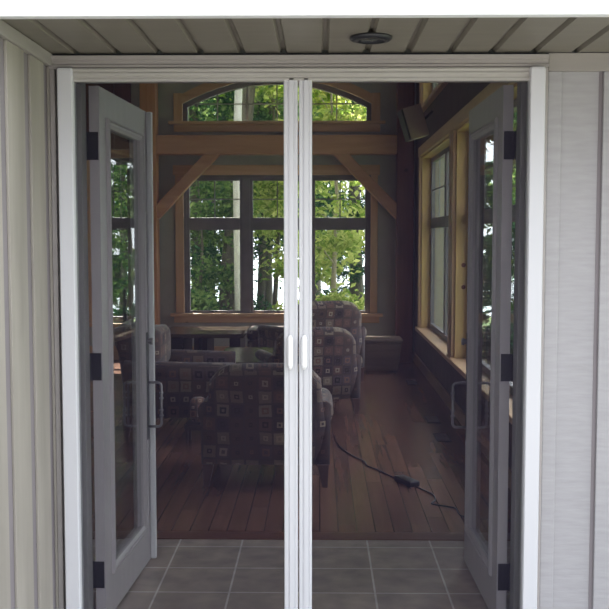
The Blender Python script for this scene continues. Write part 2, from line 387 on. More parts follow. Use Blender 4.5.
MB().box((.727, .012, -.15), (.755, .085, 2.075)).build('door_stop', M['jamb'], df, bevel=.002)
MB().box((-.90, .0, -.15), (.755, .12, .0)).build('threshold', M['jamb'], df, bevel=.002)

# ------------------------------------------------------------------ screens
tr = MB()
zp = [(0, 2.056), (-.040, 2.056), (-.046, 2.060), (-.046, 2.066), (-.042, 2.069), (-.042, 2.074), (-.048, 2.078), (-.048, 2.085), (-.043, 2.089), (-.043, 2.094), (-.047, 2.098), (-.044, 2.103), (0, 2.103)]
tr.prism(zp, -.902, .757, 'x')
tk = tr.build('screen_track', M['track']); tag(tk, 'ridged beige metal track for the sliding screens across the door head', 'screen track')
def screen(name, xh0, xh1, xb0, xb1, m0, m1, hx, lab):
    e = empty(name, (0, -.03, 0)); tag(e, lab, 'screen door', 'retractable insect screens')
    h = MB(); n = 10
    ring = lambda z, s: [((xh0 + xh1) / 2 + (xh1 - xh0) / 2 * s * a, -.005 + b * .028 * s, z) for a, b in ((-1, 1), (-1, -.75), (-.85, -1), (.85, -1), (1, -.75), (1, 1))]
    h.loft([ring(-.15, 1), ring(2.094, 1), ring(2.102, .9)]).build('housing', M['white'], e)
    MB().box((m0, -.001, -.0), (m1, .001, 2.06)).build('mesh', M['screen'], e)
    w = xb1 - xb0; b = MB()
    pr_ = [(0, .012), (0, -.010), (.003, -.014), (.28 * w, -.014), (.31 * w, -.0115), (.36 * w, -.0115), (.40 * w, -.016), (.70 * w, -.016), (.74 * w, -.0115), (.79 * w, -.0115), (.82 * w, -.014), (w - .003, -.014), (w, -.010), (w, .012)]
    b.prism([(xb0 + u, v) for u, v in pr_], 0.0, 2.066, 'z').build('pull_bar', M['white'], e)
    hd = MB(); rr = []
    for t, s in ((0, .35), (.05, .7), (.12, .95), (.88, .95), (.95, .7), (1, .35)):
        z = 1.020 + t * .125; r = .0115 * s
        rr.append([(hx + r * math.cos(a), -.03 + (.013 * s) * math.sin(a), z) for a in [2 * math.pi * i / 10 for i in range(10)]])
    hd.loft(rr).box((hx - .006, -.03, 1.03), (hx + .006, -.014, 1.045)).box((hx - .006, -.03, 1.12), (hx + .006, -.014, 1.135)).build('handle', M['handle'], e, smooth=False)
    return e
screen('screen_door', -.942, -.886, -.131, -.0805, -.905, -.128, -.108, 'left retractable insect screen with white pull bar, drawn to the middle')
screen('screen_door', .744, .800, -.0765, -.029, -.032, .76, -.057, 'right retractable insect screen with white pull bar, drawn to the middle')

# ------------------------------------------------------------------ french door leaves
# leaf built along +Y from the hinge, exterior face at x=0 looking +X (s=1) or mirrored
def leaf(name, s, loc, rz, lab, astr):
    e = empty(name, loc, rz); struct(e, lab, 'door')
    Lh, T, Z0, Z1 = .76, .038, .012, 2.062
    ya, yb, za, zb = .125, .635, .20, 1.925      # glass opening
    X = lambda v: s * v
    mb = MB()
    for a, b, c, d in ((0, ya, Z0, Z1), (yb, Lh, Z0, Z1), (ya, yb, Z0, za), (ya, yb, zb, Z1)):
        mb.box((X(-T), a, c), (X(0), b, d))
    mb.build('door_panel', M['door'], e)
    # raised lite frame both faces
    for nm, x0, x1 in (('lite_frame', 0, .014), ('lite_frame', -T, -T - .014)):
        q = MB(); w = .032
        for i, (o1, dx) in enumerate(((0, 1.0), (.012, .45))):
            pass
        def bar(pa, pb):
            pass
        def ringpts(inset, xx): return [(X(xx), ya - inset, za - inset), (X(xx), yb + inset, za - inset), (X(xx), yb + inset, zb + inset), (X(xx), ya - inset, zb + inset)]
        sg = 1 if x1 > x0 else -1
        R = [ringpts(w, x0 - sg * .002), ringpts(w - .004, x1 - sg * .004), ringpts(w * .6, x1), ringpts(w * .5, x1 - sg * .006), ringpts(w * .25, x1 - sg * .006), ringpts(-.004, x0), ringpts(-.004, x0 - sg * .012)]
        q.loft(R, caps=False); q.build(nm, M['door'], e)
    MB().box((X(-T / 2 - .009), ya - .01, za - .01), (X(-T / 2 + .009), yb + .01, zb + .01)).build('glass', M['doorglass'], e)
    # hinges on the hinge edge
    for z in (1.84, 1.008, .20):
        h = MB(); h.box((X(-T + .004), -.004, z - .052), (X(-.004), 0, z + .052)); h.box((X(-T - .012), -.004, z - .052), (X(-T + .004), -.001, z + .052))
        h.cyl((X(-T - .012), -.004, z - .052), (X(-T - .012), -.004, z + .052), .007)
        h.build('hinge', M['black'], e)
    if astr:
        MB().box((X(0), Lh - .006, Z0 + .0), (X(.026), Lh + .018, Z1 - .0)).box((X(-T), Lh, Z0), (X(0), Lh + .018, Z1)).build('astragal', M['astragal'], e, bevel=.006)
    else:
        MB().box((X(-T), Lh, Z0), (X(-.004), Lh + .006, Z1)).build('weatherstrip', M['rubber'], e)
    # handle sets, one on each face
    yh = .715
    for side, x0, sg in (('outer', .0, 1), ('inner', -T, -1)):
        b = x0
        pl = MB().box((X(b), yh - .018, .58), (X(b + sg * .006), yh + .018, 1.07)).build('escutcheon', M['black'], e, bevel=.003)
        pts = []; px_ = .062
        for t in range(5): a = math.pi / 2 * t / 4; pts.append((X(b + sg * (.005 + (px_ - .018) * 1 + .018 * math.sin(a))), yh, .640 - 0 - .0 + .018 - .018 * math.cos(a)))
        top = [(x_, y_, 1.482 - z_) for x_, y_, z_ in reversed(pts)]
        path = [(X(b), yh, .640)] + pts + top + [(X(b), yh, .842)]
        gm = MB().tube(path, .0062, 8)
        for zz in (.69, .715, .77, .795): gm.cyl((X(b + sg * .067), yh, zz - .004), (X(b + sg * .067), yh, zz + .004), .0095, n=10)
        gm.build('pull_handle', M['nickel'], e, smooth=True)
        lt = MB().cyl((X(b), yh, 1.03), (X(b + sg * .03), yh, 1.03), .012).cyl((X(b + sg * .024), yh, 1.045), (X(b + sg * .024), yh, 1.015), .007).build('latch_turn', M['nickel'], e)
    return e
leaf('door_1', 1, (-.826, .095, 0), math.radians(-3.2), 'left grey french door leaf, swung open inwards, full glass panel', True)
leaf('door_2', -1, (.679, .095, 0), math.radians(.9), 'right grey french door leaf, swung open inwards, full glass panel', False)

# ------------------------------------------------------------------ windows
def casement(e, x0, x1, z0, z1, zb, y, grid=(2, 2), frame=.035):
    """one sash column: upper grid light and lower clear light, glass each; local plane xz, outer edges x0..x1"""
    f = MB()
    f.box((x0, y - .02, z0), (x0 + frame, y + .03, z1)); f.box((x1 - frame, y - .02, z0), (x1, y + .03, z1))
    f.box((x0 + frame, y - .02, z0), (x1 - frame, y + .03, z0 + frame * 1.1)); f.box((x0 + frame, y - .02, z1 - frame), (x1 - frame, y + .03, z1))
    if zb: f.box((x0 + frame, y - .022, zb[0]), (x1 - frame, y + .03, zb[1]))
    s = f.build('sash', M['sash'], e, bevel=.004)
    lo, hi = (zb if zb else (None, z0 + frame * 1.1))
    if zb: MB().box((x0 + frame, y, z0 + frame * 1.1), (x1 - frame, y + .006, lo)).build('pane', M['glass'], s)
    MB().box((x0 + frame, y, hi), (x1 - frame, y + .006, z1 - frame)).build('pane', M['glass'], s)
    g = MB(); w = .007
    for i in range(1, grid[0]):
        cx = x0 + frame + (x1 - x0 - 2 * frame) * i / grid[0]; g.box((cx - w, y - .008, hi), (cx + w, y - .001, z1 - frame))
    for i in range(1, grid[1]):
        cz = hi + (z1 - frame - hi) * i / grid[1]; g.box((x0 + frame, y - .009, cz - w), (x1 - frame, y - .0005, cz + w))
    g.build('muntin', M['sash'], s)
    return s
# window_1 lower triple on back wall
w = empty('window_1', (0, BY, 0)); struct(w, 'large triple casement window on the far wall, wood cased', 'window')
y = .06
MB().box((-1.655, y - .03, .53), (-1.62, y + .1, 2.25)).box((.58, y - .03, .53), (.615, y + .1, 2.25)).box((-1.62, y - .03, 2.215), (.58, y + .1, 2.25)).box((-1.62, y - .03, .53), (.58, y + .1, .565)).build('window_frame', M['sash'], w)
for a, b in ((-.93, -.86), (-.175, -.105)): MB().box((a - .01, y - .03, .565), (b + .01, y + .1, 2.215)).build('mullion', M['sash'], w, bevel=.004)
for a, b in ((-1.62, -.94), (-.85, -.185), (-.095, .58)):
    sh = casement(w, a, b, .565, 2.215, (1.585, 1.735), y)
    MB().box(((a + b) / 2 - .04, y - .045, .585), ((a + b) / 2 + .03, y - .02, .60)).build('crank', M['black'], sh, bevel=.004)
c0 = -1.755; c1 = .70
MB().box((c0 + .005, -.03, .58), (-1.65, 0, 2.245)).build('casing', M['casing_z'], w, bevel=.006)
MB().box((.61, -.03, .58), (c1 - .005, 0, 2.245)).build('casing', M['casing_z'], w, bevel=.006)
MB().box((c0 - .02, -.035, 2.245), (c1 + .02, 0, 2.365)).build('head_casing', M['casing'], w, bevel=.006)
MB().box((c0 - .06, -.07, .535), (c1 + .06, 0, .575)).box((-1.65, 0, .53), (.61, .04, .56)).build('window_sill', M['casing'], w, bevel=.006)
MB().box((c0 - .02, -.03, .46), (c1 + .02, 0, .535)).build('apron', M['casing'], w, bevel=.005)
# window_2 arch
w = empty('window_2', (0, BY, 0)); struct(w, 'shallow arched transom window above the far timber beam', 'window')
def archband(o_in, o_out, x0, x1, ya, yb, n=20):
    q = MB(); X_ = [x0 + (x1 - x0) * i / n for i in range(n + 1)]
    return q.loft([[(x_, ya, arch(x_, o_in)), (x_, ya, arch(x_, o_out)), (x_, yb, arch(x_, o_out)), (x_, yb, arch(x_, o_in))] for x_ in X_])
q = archband(-.065, 0, -1.655, .615, .03, .12)
q.box((-1.655, .03, 2.83), (-1.60, .12, 3.08)).box((.56, .03, 2.83), (.615, .12, 3.08)).box((-1.60, .03, 2.83), (.56, .12, 2.895))
sh = q.build('window_frame', M['sash'], w)
X_ = [-1.60 + 2.16 * i / 20 for i in range(21)]
pn = MB().loft([[(x_, .06, 2.895), (x_, .06, arch(x_, -.065)), (x_, .066, arch(x_, -.065)), (x_, .066, 2.895)] for x_ in X_]).build('pane', M['glass'], sh)
g = MB()
for i in range(1, 6):
    cx = -1.60 + 2.16 * i / 6; g.box((cx - .007, .05, 2.895), (cx + .007, .058, arch(cx, -.065)))
g.box((-1.60, .049, 3.093), (.56, .059, 3.107)); g.build('muntin', M['sash'], sh)
archband(0.0, .115, -1.66, .62, -.03, 0).build('head_casing', M['casing'], w)
MB().box((-1.76, -.03, 2.885), (-1.655, 0, 3.22)).build('casing', M['casing_z'], w, bevel=.005)
MB().box((.615, -.03, 2.885), (.72, 0, 3.22)).build('casing', M['casing_z'], w, bevel=.005)
MB().box((-1.82, -.07, 2.85), (.78, 0, 2.885)).build('window_sill', M['casing'], w, bevel=.005)
MB().box((-1.76, -.03, 2.76), (.72, 0, 2.85)).build('apron', M['casing'], w, bevel=.005)
# window_3 far left on back wall
w = empty('window_3', (0, BY, 0)); struct(w, 'narrower casement window on the far wall, seen through the left door glass', 'window')
for a, b in ((-2.72, -2.31),): casement(w, a, b, .49, 2.41, (1.585, 1.735), .06)
MB().box((-2.76, .03, .45), (-2.72, .16, 2.45)).box((-2.31, .03, .45), (-2.27, .16, 2.45)).box((-2.72, .03, .45), (-2.31, .16, .49)).box((-2.72, .03, 2.41), (-2.31, .16, 2.45)).build('window_frame', M['sash'], w)
MB().box((-2.86, -.03, .45), (-2.76, 0, 2.45)).box((-2.27, -.03, .45), (-2.17, 0, 2.45)).box((-2.86, -.03, 2.45), (-2.17, 0, 2.55)).build('casing', M['casing_z'], w, bevel=.005)
MB().box((-2.9, -.07, .41), (-2.14, 0, .45)).build('window_sill', M['casing'], w, bevel=.005)
# right wall windows, built in xz facing -y then turned to face -x
def rwin(name, yf, yn, z0, z1, zb, ncas, lab, sill=True, casing_bottom=True):
    W = yf - yn
    e = empty(name, (RX, yf, 0), -math.pi / 2); struct(e, lab, 'window')
    # local x runs 0..W from the far end towards the camera, local y goes out of the room
    MB().box((0, 0, z0), (.018, .12, z1)).build('reveal', M['yellow'], e)
    MB().box((W - .018, 0, z0), (W, .12, z1)).build('reveal', M['yellow'], e)
    MB().box((.018, 0, z1 - .018), (W - .018, .12, z1)).build('reveal', M['yellow'], e)
    f = .045; x0 = .018; x1 = W - .018
    n = ncas; cw = (x1 - x0) / n
    for i in range(n): casement(e, x0 + i * cw, x0 + (i + 1) * cw, z0 + .02, z1 - .018, zb, .12, frame=.05)
    MB().box((-.10, -.03, z0 + .02), (0, 0, z1)).build('casing', M['casing_z'], e, bevel=.005)
    MB().box((W, -.03, z0 + .02), (W + .10, 0, z1)).build('casing', M['casing_z'], e, bevel=.005)
    MB().box((-.12, -.035, z1), (W + .12, 0, z1 + .11)).build('head_casing', M['casing'], e, bevel=.005)
    MB().box((-.14, -.055, z0 - .02), (W + .12, .12, z0 + .02)).build('window_sill', M['casing'], e, bevel=.005)
    return e
rwin('window_4', 7.55, 5.0, .45, 2.40, (1.60, 1.71), 2, 'far window on the right wall, pale light outside, yellow pine surround')
rwin('window_5', 4.76, 1.75, .45, 2.40, (1.60, 1.71), 2, 'near window on the right wall, partly behind the right door leaf')
w5 = bpy.data.objects['window_5']
for z in (1.262, 1.075):
    MB().cyl((.010, .068, z), (.0195, .068, z), .019, n=14).build('knot', wood('dark_knot', (.16, .05, .03), (.22, .08, .05), 'z', .5, False), w5)
rwin('window_6', 7.55, 3.6, 2.90, 3.95, None, 3, 'high window near the ceiling on the right wall')

for k_, (a, b) in enumerate(((2.4, 4.4), (5.2, 7.2))):  # unseen windows, added to bring more daylight into the room
    e = empty('window_%d' % (7 + k_), (LX, a, 0), math.pi / 2); struct(e, 'unseen window added in the left wall for more daylight', 'window')
    for i in range(2): casement(e, i * 1.0, i * 1.0 + 1.0, .5, 2.4, (1.60, 1.71), .10)
    MB().box((-.1, -.03, .4), (0, 0, 2.5)).box((2, -.03, .4), (2.1, 0, 2.5)).box((0, -.03, .4), (2, 0, .5)).box((0, -.03, 2.4), (2, 0, 2.5)).build('casing', M['casing_z'], e, bevel=.005)
# ------------------------------------------------------------------ timber frame
def tm(name, mb, mat, lab, cat): return struct(mb.build(name, mat, bevel=.01), lab, cat)
tm('timber_post', MB().box((-2.125, 8.03, 0), (-1.935, 8.225, CZ)), M['timber_z'], 'orange brown timber post left of the far window', 'timber post')
tm('timber_post', MB().box((.905, 8.03, 0), (1.105, 8.225, CZ)), wood('red_post', (.13, .045, .028), (.22, .08, .045), 'z'), 'dark timber post in the far right corner', 'timber post')
tm('timber_beam', MB().box((-1.935, 8.04, 2.475), (.905, 8.22, 2.70)), M['timber'], 'heavy horizontal timber beam between the arched and lower windows', 'timber beam')
def brace(x0, z0, x1, z1, w, lab):
    d = Vector((x1 - x0, 0, z1 - z0)).normalized(); n = Vector((-d.z, 0, d.x)) * w / 2
    a, b = Vector((x0, 0, z0)), Vector((x1, 0, z1))
    mid = (a + b) / 2 + Vector((0, 0, -.02)) * 0
    pts = [(a + n), (b + n), (b - n), (mid - n * .85), (a - n)]
    return tm('timber_brace', MB().prism([(p.x, p.z) for p in pts], 8.06, 8.19), M['timber'], lab, 'timber brace')
brace(-1.97, 1.76, -1.20, 2.56, .14, 'diagonal timber brace left of the far window')
brace(.95, 1.76, .17, 2.56, .14, 'diagonal timber brace right of the far window')

# ------------------------------------------------------------------ furniture
def rrect(cx, cz, hw, hz, r, n=4):
    pts = []
    for qx, qz, a0 in ((1, 1, 0), (-1, 1, 90), (-1, -1, 180), (1, -1, 270)):
        for i in range(n + 1):
            a = math.radians(a0 + 90 * i / n); pts.append((cx + qx * (hw - r) + r * math.cos(a), cz + qz * (hz - r) + r * math.sin(a)))
    return pts
def armchair(label, loc, rz, s=1.0):
    e = empty('armchair', loc, rz, s); tag(e, label, 'armchair', 'square patterned armchairs')
    # outer back, lofted across x
    prof = [(-.335, .14), (-.36, .30), (-.385, .48), (-.405, .60), (-.425, .66), (-.42, .72), (-.37, .755), (-.30, .75), (-.25, .70), (-.22, .60), (-.20, .45), (-.18, .30), (-.18, .14)]
    rings = []; n = 16
    for i in range(n + 1):
        t = -1 + 2 * i / n
        ring = []
        for (yy, zz) in prof:
            hw = .385 - .055 * max(0, min(1, (zz - .14) / .5))
            z2 = zz - (.10 * abs(t) ** 5) * max(0, (zz - .45) / .3)
            y2 = yy + .05 * abs(t) ** 4
            ring.append((t * hw, y2, z2))
        rings.append(ring)
    MB().loft(rings).build('back', M['fabric'], e, smooth=True, uv=True)
    for sx in (-1, 1):
        rings = []
        for i in range(11):
            t = i / 10; yy = -.32 + .68 * t
            top = .52 - .02 * t; rr = .062 if t < .97 else .05
            ring = []
            for a in range(-30, 211, 24): ring.append((sx * (.345 + rr * math.cos(math.radians(a)) * sx * sx), yy, top - rr + rr * math.sin(math.radians(a))))
            ring += [(sx * .295, yy, .40), (sx * .29, yy, .14), (sx * .385, yy, .14), (sx * .39, yy, .40)]
            rings.append(ring)
        MB().loft(rings).build('arm', M['fabric'], e, smooth=True, uv=True)
    MB().box((-.30, -.22, .14), (.30, .36, .30)).build('seat_base', M['fabric'], e, bevel=.02, uv=True)
    MB().box((-.285, -.20, .30), (.285, .39, .43)).build('seat_cushion', M['fabric'], e, bevel=.045, seg=4, uv=True, smooth=True)
    MB().loft([[(x_, yy, z_) for x_, z_ in rrect(0, .57, .27 + d, .14 + d, .07)] for yy, d in ((-.235, -.03), (-.21, 0), (-.13, 0), (-.10, -.03))]).build('back_cushion', M['fabric'], e, smooth=True, uv=True)
    for sx, sy in ((-1, -1), (1, -1), (-1, 1), (1, 1)):
        cx, cy = sx * .345, (-.30 if sy < 0 else .31)
        rg = [[(cx + u * r + sx * dx, cy + v * r + sy * dx, z) for u, v in ((-1, -1), (1, -1), (1, 1), (-1, 1))] for z, r, dx in ((.14, .034, 0), (.0, .016, .012))]
        MB().loft(rg).build('leg', M['legwood'], e, bevel=.004)
    return e
armchair('patterned armchair nearest the doorway, seen from behind, squares upholstery', (-.325, 2.52, 0), math.radians(0))
armchair('patterned armchair just right of the white middle bars, nearer one of the two seen there', (-.11, 4.85, 0), math.radians(14), 1.0)
armchair('patterned armchair farthest away, its top against the right window pane', (-.09, 6.62, 0), math.radians(24), 1.14)
armchair('patterned armchair at the left behind the open left door, its side to the doorway', (-1.10, 4.05, 0), math.radians(-90), 1.12)

# ottoman beyond the low table
e = empty('ottoman', (-.53, 7.45, 0)); tag(e, 'square patterned ottoman under the far window beside the dark table', 'ottoman')
MB().box((-.27, -.30, .10), (.27, .30, .36)).build('base', M['fabric'], e, bevel=.02, uv=True)
MB().box((-.28, -.31, .36), (.28, .31, .48)).build('cushion', M['fabric'], e, bevel=.045, seg=4, uv=True, smooth=True)
for sx in (-1, 1):
    for sy in (-1, 1): MB().cyl((sx * .22, sy * .25, 0), (sx * .22, sy * .25, .10), .018, .026).build('leg', M['legwood'], e)
# small pale cushion leaning
c = MB().loft([[(x_, yy, z_) for x_, z_ in rrect(0, .095, .058 + d, .09 + d, .04)] for yy, d in ((-.03, -.02), (-.015, 0), (.015, 0), (.03, -.02))]).build('cushion', M['fabric2'], None, smooth=True, uv=True, loc=(-.862, 3.36, .0))
tag(c, 'small pale patterned cushion propped beside the left armchair', 'cushion')
c.location = (-.885, 3.45, .155)
st = MB().box((-.09, -.11, .11), (.09, .11, .15)).build('top', M['darkwood'], None, bevel=.006)
e = empty('footstool', (-.885, 3.47, 0)); tag(e, 'low dark wooden footstool holding the pale cushion', 'footstool')
st.parent = e
for sx in (-1, 1):
    for sy in (-1, 1): MB().box((sx * .075 - .01, sy * .09 - .01, 0), (sx * .075 + .01, sy * .09 + .01, .11)).build('leg', M['darkwood'], e)

# dark tables
e = empty('side_table', (-1.29, 7.42, 0)); tag(e, 'long low dark wood table under the left part of the far window', 'table')
MB().box((-.46, -.45, .405), (.46, .45, .45)).build('table_top', M['tabletop'], e, bevel=.006)
for a, b in ((-.36, -.20), (-.09, -.035), (.0, .055), (.30, .42)):
    MB().box((a, -.36, 0), (b, .36, .405)).build('leg', M['darkwood'], e, bevel=.005)
e = empty('coffee_table', (-.585, 5.15, 0)); tag(e, 'low dark coffee table with a shiny top behind the nearest armchair', 'table')
MB().box((-.31, -.53, .41), (.31, .55, .45)).build('table_top', M['tabletop'], e, bevel=.006)
MB().box((-.29, -.50, .33), (.29, .52, .41)).build('apron', M['darkwood'], e, bevel=.004)
for sx in (-1, 1):
    for sy in (-1, 1): MB().box((sx * .26 - .03, sy * .47 - .03, 0), (sx * .26 + .03, sy * .47 + .03, .33)).build('leg', M['darkwood'], e, bevel=.004)
# dark high backed chair against left
e = empty('side_chair', (-1.72, 6.15, 0), math.radians(-80)); tag(e, 'dark high-backed wooden chair beyond the left armchair', 'chair')
MB().box((-.22, -.22, .40), (.22, .22, .45)).build('seat', M['darkwood'], e, bevel=.01)
MB().box((-.22, -.24, .52), (.22, -.205, .99)).build('backrest', M['darkwood'], e, bevel=.01)
for sx in (-1, 1):
    MB().box((sx * .20 - .02, -.24, 0), (sx * .20 + .02, -.20, .60)).build('leg', M['darkwood'], e)
    MB().box((sx * .20 - .02, .18, 0), (sx * .20 + .02, .22, .40)).build('leg', M['darkwood'], e)
# storage box by the right wall
e = empty('storage_box', (.665, 7.36, 0)); tag(e, 'brown wooden storage box near the far right corner', 'box')
MB().loft([[(-.20, -.20, .03), (.20, -.20, .03), (.20, .20, .03), (-.20, .20, .03)], [(-.235, -.22, .34), (.235, -.22, .34), (.235, .22, .34), (-.235, .22, .34)]]).build('body', M['trunkbox'], e, bevel=.008)
MB().box((-.25, -.235, .34), (.25, .235, .375)).build('lid', M['trunkbox'], e, bevel=.01)
for sx in (-1, 1):
    for sy in (-1, 1): MB().box((sx * .17 - .02, sy * .17 - .02, 0), (sx * .17 + .02, sy * .17 + .02, .03)).build('foot', M['darkwood'], e)
# speaker
e = empty('speaker', (.90, 6.0, 2.60), 0); tag(e, 'brown speaker cabinet with black front, tilted down, mounted high in the right corner', 'speaker')
e.rotation_euler = Euler((0, math.radians(-17), math.radians(6)), 'XYZ')
MB().box((-.08, -.10, -.155), (.10, .12, .155)).build('cabinet', M['speaker'], e, bevel=.005)
MB().box((-.10, -.095, -.15), (-.08, .115, .15)).build('grille', M['speaker_side'], e, bevel=.004)
MB().tube([(.09, .05, 0), (.16, .08, .02), (.235, .09, .06)], .014).build('bracket', M['black'], e)
# floor registers
for k, (x_, y_, lab) in enumerate(((.925, 4.40, 'middle dark floor vent beside the right wall'), (.915, 3.68, 'dark floor vent beside the right wall, nearest the doorway'), (.95, 6.45, 'farthest dark floor vent beside the right wall'))):
    e = empty('floor_vent', (x_, y_, 0)); tag(e, lab, 'vent', 'floor vents along the right wall')
    MB().box((-.055, -.15, .0), (.055, .15, .004)).build('grille_plate', M['black'], e, bevel=.001)
    sl_ = MB()
    for i in range(9): sl_.box((-.045, -.13 + i * .03, .004), (.045, -.118 + i * .03, .007))
    sl_.build('louver', M['nickel'], e)
# cord with adapter
def spline(pts, k=6):
    o = []
    P = [Vector(p) for p in pts]; P = [P[0]] + P + [P[-1]]
    for i in range(1, len(P) - 2):
        for j in range(k):
            t = j / k; a, b, c_, d = P[i - 1:i + 3]
            o.append(.5 * ((2 * b) + (-a + c_) * t + (2 * a - 5 * b + 4 * c_ - d) * t * t + (-a + 3 * b - 3 * c_ + d) * t ** 3))
    return o + [P[-2]]
e = empty('power_cord', (.53, 2.30, 0)); tag(e, 'black power cord with adapter brick lying on the wood floor', 'power cord')
def rel(p): return [(a - .53, b - 2.30, .006) for a, b in p]
MB().tube(spline(rel([(.11, 3.75), (.13, 3.4), (.18, 3.18), (.24, 3.0), (.30, 2.86), (.31, 2.74), (.37, 2.64), (.45, 2.45), (.485, 2.385)])), .0046, 6).build('cord', M['cord'], e, smooth=True)
MB().tube(spline(rel([(.575, 2.215), (.62, 2.12), (.66, 2.02), (.655, 1.90), (.63, 1.83), (.70, 1.78), (.75, 1.74), (.755, 1.62), (.80, 1.56), (.92, 1.52), (1.08, 1.5)])), .0046, 6).build('cord', M['cord'], e, smooth=True)
ab = MB().box((-.035, -.095, 0), (.035, .095, .035)).build('adapter', M['cord'], e, bevel=.008); ab.rotation_euler = (0, 0, math.radians(27))

# eave light
e = empty('eave_light', (.168, -.30, 2.16)); tag(e, 'round black recessed light in the soffit over the door', 'light')
def lathe(prof, n=32):
    m_ = MB(); return m_.loft([[(r * math.cos(2 * math.pi * i / n), r * math.sin(2 * math.pi * i / n), z) for i in range(n)] for r, z in prof], caps=True)
lathe([(.069, .0), (.070, -.006), (.064, -.013), (.045, -.016), (.040, -.006), (.036, .004)]).build('trim_ring', M['black'], e, smooth=True)
lathe([(.036, -.002), (.030, -.008), (.015, -.012), (.002, -.013)]).build('lens', M['lens'], e, smooth=True)

# ------------------------------------------------------------------ trees
def crown(name, mat, parent, cx, cy, z0, z1, r, nleaf, ls, seed, clusters=26, conifer=False):
    rnd = random.Random(seed); v = []; f = []
    cl = []
    for i in range(clusters):
        t = rnd.random(); zz = z0 + (z1 - z0) * t
        rr = r * (1.05 - t * .95 if conifer else math.sqrt(max(.08, 1 - (2 * t - 1) ** 2)))
        a = rnd.random() * 6.283; q = rr * math.sqrt(rnd.random())
        cl.append((cx + q * math.cos(a), cy + q * math.sin(a), zz, r * rnd.uniform(.18, .42)))
    for i in range(nleaf):
        c_ = cl[rnd.randrange(clusters)]
        d = Vector((rnd.gauss(0, 1), rnd.gauss(0, 1), rnd.gauss(0, .5))) * c_[3] * .6
        p = Vector(c_[:3]) + d
        nrm = Vector((rnd.gauss(0, .8), rnd.gauss(0, .8), .8)).normalized()
        a = nrm.orthogonal().normalized(); a = Matrix.Rotation(rnd.random() * 6.283, 3, nrm) @ a; b = nrm.cross(a)
        s = ls * rnd.uniform(.6, 1.3); w = s * (.22 if conifer else .5)
        n = len(v); v += [tuple(p - a * s), tuple(p - b * w + nrm * s * .12), tuple(p + a * s), tuple(p + b * w + nrm * s * .12)]; f.append((n, n + 1, n + 2, n + 3))
    me = bpy.data.meshes.new(name); me.from_pydata(v, [], f); me.materials.append(mat)
    o = bpy.data.objects.new(name, me); C.objects.link(o); o.parent = parent; return o
def gz(Y): return -.35 - .045 * (Y - 8.5)
def tree(name, label, x, y, h, tr_r, barkm, leafm, r, z0, nleaf, ls, seed, lean=0.0, conifer=False, cat='tree', clusters=26):
    base = gz(y) - .15; e = empty(name, (x, y, base)); tag(e, label, cat, 'trees behind the house')
    n = 9
    pts = [(lean * (t / n) * h + .04 * math.sin(t + seed), .05 * math.cos(t * 1.3 + seed), h * t / n) for t in range(n + 1)]
    m_ = MB(); m_.tube(pts, [tr_r * (1.15 - .9 * t / n) for t in range(n + 1)], 10)
    rnd = random.Random(seed + 99)
    for i in range(9 if 'birch' not in name and 'leaning' not in name else 0):
        k_ = rnd.randint(3, n - 1); a = rnd.random() * 6.28; p0 = Vector(pts[k_]); l_ = r * rnd.uniform(.5, .9)
        m_.tube([p0, p0 + Vector((math.cos(a) * l_ * .5, math.sin(a) * l_ * .5, l_ * .25)), p0 + Vector((math.cos(a) * l_, math.sin(a) * l_, l_ * .35))], [tr_r * .3, tr_r * .2, tr_r * .07], 5)
    m_.build('trunk', barkm, e, smooth=True)
    if nleaf: crown('crown', leafm, e, pts[-1][0] * .6, 0, z0, h * 1.05, r, nleaf, ls, seed, clusters, conifer)
    return e
# slope value s: x = s*(y+3.593)
def at(px, y): return (px - 320) / 980 * (y + 3.593)
tree('birch_tree', 'white-barked birch trunk in the left pane of the far window', at(237, 11.5), 11.5, 9, .085, M['birch'], M['leaf_g'], 1.6, 4.9, 2500, .07, 1, lean=.014)
tree('leaning_tree', 'grey trunk leaning beside the birch in the left pane', at(223, 12.6), 12.6, 7.5, .17, M['bark'], M['leaf_g'], 1.8, 4.8, 2500, .07, 2, lean=.09)
tree('maple_tree', 'bright yellow-green maple filling the right window pane', at(336, 12.6), 12.6, 5.2, .05, M['palebark'], M['leaf_y'], 1.25, .7, 8000, .075, 3, lean=-.01, clusters=46)
tree('maple_tree', 'yellow-green young maple in the middle window pane', at(276, 14.0), 14.0, 5.8, .05, M['bark'], M['leaf_y'], 1.0, 2.3, 4200, .075, 4, clusters=40)
tree('maple_tree', 'mid green maple high behind the birch top', at(262, 16.5), 16.5, 8.0, .11, M['bark'], M['leaf_g'], 2.0, 3.2, 8000, .07, 5, clusters=50)
tree('hemlock_tree', 'dark green hemlock at the left of the far window', at(196, 15.5), 15.5, 9.0, .13, M['bark'], M['leaf_d'], 1.9, 1.2, 12000, .085, 6, conifer=True, clusters=60)
tree('hemlock_tree', 'dark hemlock behind the middle window pane', at(264, 19.0), 19.0, 11.0, .16, M['bark'], M['leaf_d'], 2.2, 1.8, 12000, .09, 7, conifer=True, clusters=60)
tree('hemlock_tree', 'dark hemlock showing at the right edge of the far window', at(356, 17.5), 17.5, 10.0, .15, M['bark'], M['leaf_d'], 1.1, 1.0, 9000, .09, 8, conifer=True, clusters=60)
tree('young_tree', 'leafy green young tree at the left window edge', at(200, 12.2), 12.2, 3.6, .035, M['bark'], M['leaf_g'], .8, .9, 5000, .05, 9, clusters=36)
tree('young_tree', 'thin dark-trunked tree in the middle window pane', at(270, 16.0), 16.0, 8.0, .07, M['bark'], M['leaf_g'], 1.3, 2.4, 5000, .06, 10)
tree('forest_tree', 'tall dark-trunked forest tree at the lake edge, left pane', at(208, 22.0), 22.0, 12.0, .20, M['bark'], M['leaf_d'], 2.6, 3.6, 9000, .11, 11, clusters=50)
